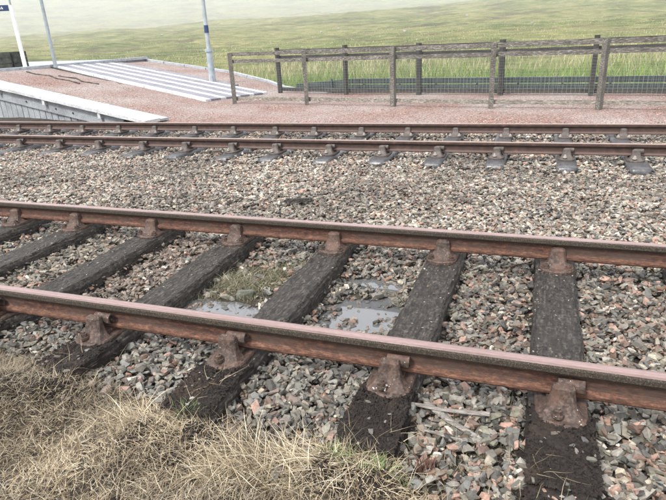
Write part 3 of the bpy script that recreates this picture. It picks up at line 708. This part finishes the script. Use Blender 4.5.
# tall moor grass behind the fences and platform
n = 120000; u = rng.uniform(size=n); r = 15*(260/15)**(u**1.25); th = YAW+rng.uniform(-.68, .66, n)
x, y = r*np.sin(th), r*np.cos(th)
by_ = np.interp(x, [-60, -15, -10.8, -8.6, -6.7, -5.6, -2, 3, 8], [31, 20.0, 19.3, 18.2, 16.6, 15.95, 15.75, 15.0, 14.2])
ok = (y > by_+.1) & ((r < 22) | (fbm(x*.12, y*.12, 4, 83) > rng.uniform(-.45, .35, n))); x, y, r = x[ok], y[ok], r[ok]; n = len(x)
z = terrain_z(x, y)-.02; patch = fbm(x*.28, y*.28, 3, 81); p2 = fbm(x*.9, y*.9, 3, 82)
lush = sstep(-.25, .2, p2)*(1-sstep(26, 40, r))
base_c = np.array([(.05, .12, .018), (.1, .2, .03), (.2, .33, .06), (.15, .2, .05)])[rng.integers(0, 4, n)]
dry_c = np.array([(.46, .4, .24), (.34, .31, .16), (.56, .5, .33), (.22, .22, .1)])[rng.integers(0, 4, n)]
dryp = np.clip(.1+.62*sstep(23, 34, r)+.35*patch-.25*sstep(45, 90, r), 0, 1); isd = (rng.uniform(size=n) < dryp)[:, None]
cols = np.where(isd, dry_c, base_c)*rng.uniform(.75, 1.15, (n, 1))
L = rng.uniform(.25, .62, n)*(1+.45*patch)*np.where(isd[:, 0], 1.2, 1.)*np.interp(r, [16, 24, 31, 50, 200], [.9, .9, 1.1, .5, .35])*(.55+.45*sstep(0, 1.5, y-np.interp(x, [-60, -15, -10.8, -8.6, -6.7, -5.6, -2, 3, 8], [31, 20.0, 19.3, 18.2, 16.6, 15.95, 15.75, 15.0, 14.2])))
blades('moor_grass', x, y, z, L, rng.uniform(0, 6.28, n), rng.uniform(.05, .6, n), np.clip(.008*(r/18)**.9, .008, .05), np.clip(cols, 0, 1), 3, .7)
# scattered pale boulders on the moor
for k, (th_, r_) in enumerate([(-.36, 150), (-.33, 170), (-.12, 190), (-.52, 240), (.1, 210), (-.22, 120), (-.02, 140), (-.62, 200), (-.44, 260), (.04, 260), (-.78, 230)]):
    x, y = r_*math.sin(th_), r_*math.cos(th_); T1 = np.array([[0, 0, 0, rng.uniform(.3, .6), rng.uniform(0, 6), .1, .1, .3, .3, .28]])
    o = link('boulder', bake(T1, H_NEAR, 'boulder'), None, (x, y, float(terrain_z(np.array(x), np.array(y)))+.35))
    tag(o, 'small pale grey boulder showing as a light speck on the open moor slope', 'boulder', 'pale boulders on the moor')

# ------------------------------------------------------------------ fences
def fence(name, lab, base, top_z, rails, post_w, M, Mb, wires, group=None, jit=.004, bottom=None):
    cx, cy = base[0]; root = thing(name, lab, 'fence', (cx, cy, Z_G))
    P = [Vector((x-cx, y-cy, 0)) for x, y in base]
    for k, p in enumerate(P):
        bm = bmesh.new(); h = top_z-Z_G+random.uniform(-.02, .02)
        add_beam(bm, p+Vector((0, 0, -.12)), p+Vector((random.uniform(-.01, .01), random.uniform(-.01, .01), h)), post_w, post_w*.85, 0, .003, 5)
        link('post', bm_mesh('post', bm, M), root)
    for k in range(len(P)-1):
        d = (P[k+1]-P[k]).normalized(); off = Vector((-d.y, d.x, 0))*(post_w*.5+.018)
        for z, hh, wd, MM, nm in rails:
            a, b = P[k]-d*.05, P[k+1]+d*.05
            a = a+off+Vector((0, 0, z-Z_G+random.uniform(-.008, .008))); b = b+off+Vector((0, 0, z-Z_G+random.uniform(-.008, .008)))
            if k % 2: a += off*.03; b += off*.03
            bm = bmesh.new(); add_beam(bm, a, b, wd, hh, 0, .006, 9); link(nm, bm_mesh(nm, bm, MM), root)
    if wires:
        z0, z1 = wires; bm = bmesh.new()
        V, Fq = [], []
        def rod(a, b, r):
            i = len(V); d = np.array(b)-np.array(a); d /= np.linalg.norm(d); t = np.array([.3, .8, .5]); t = np.cross(d, t); t /= np.linalg.norm(t); s_ = np.cross(d, t)
            for q in (a, b):
                for k_ in range(3): an = k_*2.094; V.append(np.array(q)+r*(t*math.cos(an)+s_*math.sin(an)))
            for k_ in range(3): Fq.append((i+k_, i+(k_+1) % 3, i+3+(k_+1) % 3, i+3+k_))
        for k in range(len(P)-1):
            d = P[k+1]-P[k]; ln_ = d.length; dn = d.normalized(); off = Vector((-dn.y, dn.x, 0))*(post_w*.5-.003)
            nv = int(ln_/.078)
            for q in range(nv):
                p = P[k]+dn*((q+.5)*ln_/nv)+off; bow = .012*math.sin(q*.7+k)
                rod((p.x, p.y, z0-Z_G), (p.x+bow, p.y, z1-Z_G), .0023)
            zz = z0
            while zz < z1:
                a = P[k]+off; b = P[k+1]+off; rod((a.x, a.y, zz-Z_G), (b.x, b.y, zz-Z_G+random.uniform(-.004, .004)), .0011); zz += .055
        o = link('wire_mesh', mesh_np('wire_mesh', V, Fq, None, M_WIRE), root); o['kind'] = 'stuff'
    return root
front_base = [(-7.4, 13.05), (-5.25, 12.72), (-3.02, 12.3), (-.91, 11.95), (1.07, 11.72), (3.2, 11.4)]
fence('fence', 'weathered grey post and rail fence with wire mesh, nearer of the two fences', front_base, .95,
      [(.905, .085, .04, M_FENCE, 'rail'), (.735, .08, .04, M_FENCE, 'rail'), (-.175, .085, .045, M_FENCE_BASE, 'rail')], .105, M_FENCE, M_FENCE_BASE, (-.14, .7))
rear_base = [(-7.2, 15.45), (-4.95, 14.85), (-2.9, 14.55), (-.88, 14.25), (1.08, 13.95), (3.2, 13.65)]
fence('fence', 'dark stained rail fence standing behind the grey one, its posts almost black', rear_base, .95,
      [(.87, .06, .04, M_FENCE_DARK, 'rail'), (.70, .08, .04, M_FENCE_DARK, 'rail'), (-.2, .10, .05, M_FENCE_DARK, 'rail')], .11, M_FENCE_DARK, M_FENCE_DARK, (-.14, .66))
# low dark barrier behind the rear fence
root = thing('low_barrier', 'low dark green double beam barrier lying behind the dark fence', 'barrier', (-6.9, 16.05, Z_G))
bp = [(-6.9, 16.05), (-4.9, 15.4), (-2.85, 15.1), (-.8, 14.8), (1.2, 14.5), (3.4, 14.2), (6, 13.8)]
for z, hh, wd in ((.0, .13, .12), (-.15, .10, .10), (-.27, .12, .14)):
    for a, b in zip(bp, bp[1:]):
        bm = bmesh.new(); za = z-Z_G; zb = za
        if a == bp[0]: za = max(.04, (z-Z_G)*.45)
        add_beam(bm, (a[0]+6.9, a[1]-16.05, za), (b[0]+6.9, b[1]-16.05, zb), wd, hh, 0, .003, 6); link('beam', bm_mesh('beam', bm, M_TEAL), root)
for a in bp[1:]:
    for dx in (-.7, .3):
        bm = bmesh.new(); add_box(bm, (a[0]+6.9+dx, a[1]-16.05-dx*.15+.02, .17), (.05, .05, .4)); link('bracket', bm_mesh('bracket', bm, M_TEAL), root)

# ------------------------------------------------------------------ platform ramp edge
root = thing('ramp_edge_wall', 'white edged timber wall holding up the end of the station platform ramp', 'wall', (-8.05, 9.9, Z_G))
dirv = Vector((-1, .24, 0)).normalized(); nrm = Vector((.24, 1, 0)).normalized()      # nrm points into the ramp
def E_(x, off, z): return Vector((x+8.05, front_y(x)-9.9, z-Z_G))+nrm*off
rz_ = lambda x: Z_G+SLOPE*(X0R-x)
segs = [-7.75, -9.3, -11.4, -13.5, -15.6]
for a, b in zip(segs, segs[1:]):
    for off, wd, hh, MM, nm, dz in ((.20, .40, .07, M_WHITE, 'coping_plank', .012), (.52, .22, .05, M_KERB, 'edge_strip', .004), (.13, .05, .27, M_BOARD, 'wall_board', -.185)):
        x1, x2 = a, b+.012
        if nm == 'wall_board' and a > -8: x1 = -8.6
        bm = bmesh.new(); add_beam(bm, E_(x1, off, rz_(x1)+dz), E_(x2, off, rz_(x2)+dz), wd, hh, 0, .004, 6); link(nm, bm_mesh(nm, bm, MM), root)
x = -10.2
while x > -15.6:
    bm = bmesh.new(); zt = rz_(x)-.3; add_box(bm, E_(x, .2+random.uniform(-.008, .008), (zt-.42)/2), (.235, .09, zt+.42), Matrix.Rotation(-.235, 3, 'Z'), .006)
    link('upright', bm_mesh('upright', bm, M_BOARD), root); x -= .25
for x in (-9.3, -11.35, -13.3):
    bm = bmesh.new(); add_box(bm, E_(x, .07, rz_(x)-.09), (.10, .1, .13), Matrix.Rotation(-.235, 3, 'Z'), .005); link('bearer_or_shade', bm_mesh('bearer_or_shade', bm, M_WHITE), root)
for x in (-10.35, -11.0, -12.2):
    bm = bmesh.new(); add_cyl(bm, E_(x, .10, rz_(x)-.2), E_(x, .085, rz_(x)-.2), .022, n=8); link('bolt', bm_mesh('bolt', bm, M_BLACK), root)
# kerb at the back of the ramp
root = thing('back_kerb', 'thin pale kerb along the back of the ramp, ending in the red gravel behind the fence', 'kerb', (-15, 19.7, 0))
for a, b in zip(kerb_pts[:5], kerb_pts[1:5]):
    n_ = max(1, int(math.hypot(b[0]-a[0], b[1]-a[1])/1.0))
    for q in range(n_):
        p1 = [a[i]+(b[i]-a[i])*q/n_ for i in (0, 1)]; p2 = [a[i]+(b[i]-a[i])*((q+1)/n_-.01) for i in (0, 1)]
        bm = bmesh.new(); add_beam(bm, (p1[0]+15, p1[1]-19.7, ground(p1[0], 0)+.02), (p2[0]+15, p2[1]-19.7, ground(p2[0], 0)+.02), .12, .12, 0, .003, 2)
        link('kerbstone', bm_mesh('kerbstone', bm, M_KERB), root)
root = thing('crest_kerb', 'light grey kerb slab with dark shadow where the ramp meets the platform', 'kerb', (-15.85, 13.5, ZP))
for q in range(7):
    y0 = 12.0+q*1.1; bm = bmesh.new(); add_beam(bm, (crest_x(y0)+15.85, y0-13.5, .03), (crest_x(y0+1.08)+15.85, y0+1.08-13.5, .03), .24, .09, 0, .002, 2); link('kerbstone', bm_mesh('kerbstone', bm, M_KERB), root)
# striped walkway mats on the ramp
A0, A1 = Vector((-8.19, 12.9)), Vector((-15.69, 15.44)); B0, B1 = Vector((-7.45, 15.6)), Vector((-14.95, 18.1))
root = thing('walkway', 'grey and white striped non-slip boardwalk laid down the ramp', 'walkway', (A0.x, A0.y, Z_G))
NS = 10
cuts = [0, .34, .67, 1.]
for si in range(3):
    for k in range(NS):
        t0, t1 = cuts[si]+.002, cuts[si+1]-.002
        if si == 0 and k >= 9: t0 = .2
        v0, v1 = k/NS+.002, (k+1)/NS-.002
        white = k % 2 == 0
        if white: v0 += .014; v1 -= .014
        else: v0 -= .014; v1 += .014
        cs_ = []
        for t, v in ((t0, v0), (t1, v0), (t1, v1), (t0, v1)):
            p = (A0*(1-t)+A1*t)*(1-v)+(B0*(1-t)+B1*t)*v; cs_.append(p)
        bm = bmesh.new(); vs1 = [bm.verts.new((p.x-A0.x, p.y-A0.y, float(ramp_z(p.x))-Z_G+.055)) for p in cs_]; vs0 = [bm.verts.new((p.x-A0.x, p.y-A0.y, float(ramp_z(p.x))-Z_G-.01)) for p in cs_]
        bm.faces.new(vs1); bm.faces.new(vs0[::-1])
        for q in range(4): bm.faces.new((vs1[q-1], vs1[q], vs0[q], vs0[q-1]))
        bmesh.ops.recalc_face_normals(bm, faces=bm.faces)
        link('plank', bm_mesh('plank', bm, M_MATW if white else M_MATG), root)
bm = bmesh.new(); add_beam(bm, (.0, -.06, .0), (A1.x-A0.x, A1.y-A0.y-.06, float(ramp_z(A1.x))-Z_G+.0), .08, .07); link('bearer_or_shade', bm_mesh('bearer_or_shade', bm, M_BLACK), root)  # near-black strip painting in the shadow along the walkway's front edge
# broken dark edging on the upper ramp
from_pts = [((-15.2, 14.0), (-14.6, 13.75), (-14.1, 13.8), (-13.5, 13.45), (-13.0, 13.4), (-12.4, 13.15)), ((-13.9, 13.95), (-13.2, 13.9), (-12.7, 13.55), (-12.0, 13.45))]
for k, pl in enumerate(from_pts):
    bm = bmesh.new()
    for a, b in zip(pl, pl[1:]): add_beam(bm, (a[0], a[1], ground(*a)+.012), (b[0], b[1], ground(*b)+.012), random.uniform(.02, .045), .025, 0, .01, 4)
    o = link('broken_edging', bm_mesh('broken_edging', bm, M_BLACK))
    tag(o, ['long broken black strip of edging lying on the upper ramp gravel', 'shorter broken black strip beside the walkway end of the ramp'][k], 'edging')

# ------------------------------------------------------------------ poles, sign, board
root = thing('lamp_post', 'pale grey lamp post with a wide base sleeve and navy band beside the walkway', 'lamp post', (-9.86, 16.14, -.03))
bm = bmesh.new(); add_cyl(bm, (0, 0, -.1), (0, 0, .98), .11, .095, 20); link('base_sleeve', bm_mesh('base', bm, M_POLE, False), root)
bm = bmesh.new(); add_cyl(bm, (0, 0, .95), (0, 0, 1.03), .125, .125, 20); link('collar', bm_mesh('collar', bm, M_POLE), root)
bm = bmesh.new(); add_cyl(bm, (0, 0, 1.0), (0, 0, 5.2), .066, .05, 16); link('shaft', bm_mesh('shaft', bm, M_POLE, False), root)
bm = bmesh.new(); add_cyl(bm, (0, 0, 1.5), (0, 0, 1.72), .069, .069, 16); link('band', bm_mesh('band', bm, M_BLUE), root)
bm = bmesh.new(); add_box(bm, (0, -.25, 5.2), (.14, .6, .1), None, .02); link('lantern', bm_mesh('lantern', bm, M_POLE), root)
bm = bmesh.new(); add_box(bm, (.02, -.107, .15), (.09, .012, .2), None, .004); link('door', bm_mesh('door', bm, M_TARMAC), root)
root = thing('lamp_post', 'slim plain grey pole at the head of the ramp', 'lamp post', (-15.35, 15.36, .62))
bm = bmesh.new(); add_cyl(bm, (0, 0, -.05), (0, 0, 4.6), .06, .045, 14); link('shaft', bm_mesh('shaft', bm, M_POLE, False), root)
bm = bmesh.new(); add_cyl(bm, (0, 0, -.05), (0, 0, .08), .085, .08, 14); link('base_sleeve', bm_mesh('base', bm, M_POLE), root)
bm = bmesh.new(); add_box(bm, (0, -.2, 4.6), (.12, .5, .08), None, .02); link('lantern', bm_mesh('lantern', bm, M_POLE), root)
root = thing('station_sign', 'bright white post at the left carrying a small navy sign with white lettering', 'sign', (-15.75, 14.5, .68))
bm = bmesh.new(); add_cyl(bm, (0, 0, -.03), (0, 0, 1.9), .062, .055, 14); link('post', bm_mesh('post', bm, M_POLEW, False), root)
bm = bmesh.new(); add_cyl(bm, (0, 0, 1.9), (0, 0, 3.4), .03, .03, 10); link('upper_post', bm_mesh('upper_post', bm, M_POLE), root)
sR = Matrix.Rotation(-.75, 3, 'Z').inverted()
ax_ = Vector((math.cos(.72), math.sin(.72), 0)); ay_ = Vector((-ax_.y, ax_.x, 0)); Rm = Matrix((ax_, ay_, Vector((0, 0, 1)))).transposed()
c0 = -ax_*.62+Vector((0, 0, 1.82))
bm = bmesh.new(); add_box(bm, c0, (1.1, .03, .17), Rm, .004); link('sign_panel', bm_mesh('sign_panel', bm, M_BLUE), root)
bm = bmesh.new()
for k, (dx, wd, hh) in enumerate([(.10, .05, .07), (.17, .05, .055), (.235, .05, .07), (.30, .05, .055), (.36, .05, .07), (-.05, .05, .07), (-.12, .05, .055), (-.19, .05, .055), (-.26, .05, .07)]):
    q = c0+ax_*dx-ay_*.018
    add_box(bm, q+Vector((0, 0, hh/2-.03)), (wd*.35, .004, hh), Rm); add_box(bm, q+ax_*.017+Vector((0, 0, .0)), (wd*.5, .0045, .016), Rm); add_box(bm, q+ax_*.022+Vector((0, 0, -.022)), (.012, .005, .03), Rm)
link('lettering', bm_mesh('lettering', bm, M_POLEW), root)
root = thing('planter', 'black timber planter box with a tuft of yellow green leaves at the left edge', 'planter', (-17.0, 14.25, .68))
for z in (.09, .27, .45):
    bm = bmesh.new(); add_beam(bm, (-3.2, -1.2, z), (.62, .35, z), .05, .17, 0, .004, 6); link('plank', bm_mesh('plank', bm, M_BLACK), root)
for z in (.09, .27, .45):
    bm = bmesh.new(); add_beam(bm, (-3.2, -.5, z), (.55, 1.05, z), .05, .17, 0, .004, 6); link('plank', bm_mesh('plank', bm, M_BLACK), root)
for z in (.09, .27, .45):
    bm = bmesh.new(); add_beam(bm, (.62, .4, z), (.56, 1.02, z), .05, .17, 0, .004, 2); link('plank', bm_mesh('plank', bm, M_BLACK), root)
bm = bmesh.new(); add_beam(bm, (-3.1, -.8, .46), (.5, .66, .46), .6, .05); link('soil', bm_mesh('soil', bm, M_SOIL), root)
n = 260; o = blades('leaves', rng.normal(-.38, .1, n), rng.normal(.1, .12, n), np.full(n, .46), rng.uniform(.1, .3, n), rng.uniform(0, 6.28, n), rng.uniform(.1, .7, n), rng.uniform(.02, .04, n), np.array([(.4, .5, .05), (.25, .4, .05), (.6, .62, .1)])[rng.integers(0, 3, n)], 3, .6, root)
del o['kind']

# ------------------------------------------------------------------ debris on the ballast
def stick(lab, pts, r0, r1, M=M_DRIFT, name='stick'):
    V = []; Fq = []; k = 7; n = 14; P = np.array(pts, float); tt = np.linspace(0, len(P)-1, n)
    C = np.stack([np.interp(tt, np.arange(len(P)), P[:, i]) for i in range(3)], 1)
    for i in range(n):
        d = C[min(i+1, n-1)]-C[max(i-1, 0)]; d /= np.linalg.norm(d); s_ = np.cross(d, (0, 0, 1)); s_ /= np.linalg.norm(s_); u_ = np.cross(s_, d); r = (r0+(r1-r0)*i/(n-1))*random.uniform(.8, 1.15)
        for j in range(k): a = j*2*math.pi/k; V.append(C[i]+r*(s_*math.cos(a)*1.2+u_*math.sin(a)*.7)*random.uniform(.85, 1.15))
    for i in range(n-1):
        for j in range(k): Fq.append((i*k+j, i*k+(j+1) % k, (i+1)*k+(j+1) % k, (i+1)*k+j))
    V += [C[0], C[-1]]; n0 = len(V)
    for j in range(k): Fq.append((n0-2, (j+1) % k, j, j)) if False else None
    me = mesh_np(name, V, Fq, None, M, False); o = link(name, me); tag(o, lab, 'stick'); return o
stick('long silvery stick lying on stones right of the dropping marked chair', [(-.45, 2.0, -.218), (-.3, 1.98, -.212), (-.09, 2.0, -.208)], .007, .012)
stick('grey split branch under the long silvery stick', [(-.36, 2.03, -.225), (-.25, 1.93, -.22), (-.14, 1.87, -.222), (-.1, 1.84, -.228)], .014, .009)
stick('shorter dark splinter of wood below the grey branch', [(-.34, 1.86, -.232), (-.22, 1.83, -.226), (-.1, 1.84, -.228)], .009, .005)
o = link('timber_offcut', rough_box('timber_offcut', .3, .06, .035, 14, 4, 2, .008, M_SLEEPER, .02, 77, .02), None, (-2.2, 4.95, -.222), (0, 0, .08)); tag(o, 'dark weathered timber offcut lying on ballast between the tracks', 'timber')
for k, (x, y, a, lab) in enumerate([(-4.25, 4.2, .3, 'small dark wood scrap on ballast just beyond the left part of the puddle track'), (.07, 4.3, -.2, 'small dark wood scrap on ballast behind the rail at right')]):
    o = link('wood_scrap', rough_box('wood_scrap', .16, .05, .03, 8, 4, 2, .006, M_SLEEPER, .015, 90+k, .02), None, (x, y, -.228), (0, 0, a)); tag(o, lab, 'wood scrap')
for cx, cy in ((.25, 4.75), (-3.3, 5.0), (-.3, 4.4), (-1.9, 6.1), (-4.9, 4.6), (1.2, 5.4), (-.9, 5.5)):
    tuft('withered_stems', cx, cy, .1, .07, 130, (.03, .1), rng.uniform(0, 6), 2.5, (1.1, .3), [(.36, .31, .2), (.25, .21, .13), (.15, .13, .08)], (.0015, .003))
# peaty crumbs burying the outer sleeper ends
n = 26000; sx = np.array(SL_NEAR)[rng.integers(4, 9, n)]; x = sx+rng.normal(0, .105, n); y = rng.normal(1.72, .14, n); k = (y > 1.36) & (y < 2.05) & (abs(x-sx) < .26); x, y, sx = x[k], y[k], sx[k]; n = len(x)
on = (abs(x-sx) < .122) & (y > 1.62); zz = np.where(on, -.176, soil_z(x, y)+.004+.02*np.exp(-((abs(x-sx)-.12)/.05)**2))
T = np.c_[x, y, zz, rng.triangular(.003, .006, .016, n), rng.uniform(0, 6, n), rng.normal(0, .5, (n, 2)), np.array([(.022, .017, .013), (.045, .034, .026), (.012, .01, .008), (.07, .05, .036), (.16, .14, .12)])[rng.choice(5, n, p=[.34, .27, .24, .12, .03])]]
o = link('peat_crumbs', bake(T, H_FAR, 'peat_crumbs', M_MUCK), bal); o['kind'] = 'stuff'
n = 44; sx = np.array(SL_NEAR)[rng.integers(5, 9, n)]; x = sx+rng.uniform(-.115, .115, n); y = rng.uniform(1.6, 1.93, n)
T = np.c_[x, y, np.full(n, -.168), rng.triangular(.004, .006, .02, n), rng.uniform(0, 6, n), rng.normal(0, .2, (n, 2)), pick(n, W_NEAR)*.45]
o = link('grit', bake(T, H_NEAR, 'grit'), bal); o['kind'] = 'stuff'
for k in range(9):
    tuft('withered_stems', SL_NEAR[5+k % 4]+random.uniform(-.12, .12), random.uniform(1.58, 1.85), .04, .04, 7, (.05, .16), random.uniform(0, 6), 1.5, (1.3, .2), [(.4, .34, .22), (.25, .2, .13)], (.001, .0022), -.172, .3)
# grit and moss crumbs on the timber sleepers
n = 5200; sx = np.array(SL_NEAR)[rng.integers(3, 9, n)]; x = sx+rng.uniform(-.115, .115, n); y = rng.uniform(1.64, 4.1, n); k = rng.uniform(size=n) < np.clip(.3+.9*fbm(x*3, y*3, 3, 99)+.5*(y < 2.0), .05, 1); x, y = x[k], y[k]; n = len(x)
T = np.c_[x, y, np.full(n, -.187), rng.triangular(.002, .003, .009, n), rng.uniform(0, 6, n), rng.normal(0, .4, (n, 2)), np.array([(.05, .045, .04), (.1, .09, .08), (.3, .29, .27), (.03, .027, .022), (.13, .1, .07)])[rng.integers(0, 5, n)]]
o = link('grit', bake(T, H_FAR, 'grit'), bal); o['kind'] = 'stuff'
# pale flat boulder in the mossy bay and droppings on the marked chair
T1 = np.array([[0, 0, 0, .065, .4, .05, .05, .1, .11, .09]]); o = link('boulder', bake(T1, H_NEAR, 'boulder'), None, (-1.72, 2.9, -.262)); tag(o, 'large flat grey green stone in the mossy bay beside the small puddle', 'stone')
n = 16; T = np.c_[rng.normal(-.555, .026, n), rng.normal(Y_A-.15, .022, n), rng.uniform(-.152, -.14, n), rng.uniform(.003, .007, n), rng.uniform(0, 6, n), rng.normal(0, .3, (n, 2)), np.tile((.6, .59, .56), (n, 1))]
o = link('droppings', bake(T, H_FAR, 'droppings')); tag(o, 'white bird droppings splashed round the bolt of a chair', 'droppings')

# ------------------------------------------------------------------ haze
bm = bmesh.new(); add_box(bm, (0, 0, 95), (5400, 5400, 196)); hz = link('haze', bm_mesh('haze', bm)); hz['kind'] = 'stuff'
hm = bpy.data.materials.new('haze_air'); hm.use_nodes = True; t = hm.node_tree; t.nodes.clear()
pv = t.nodes.new('ShaderNodeVolumePrincipled'); pv.inputs['Color'].default_value = (.93, .95, 1, 1); pv.inputs['Density'].default_value = .00075; pv.inputs['Anisotropy'].default_value = .2
ot = t.nodes.new('ShaderNodeOutputMaterial'); t.links.new(pv.outputs[0], ot.inputs['Volume']); hz.data.materials.append(hm)
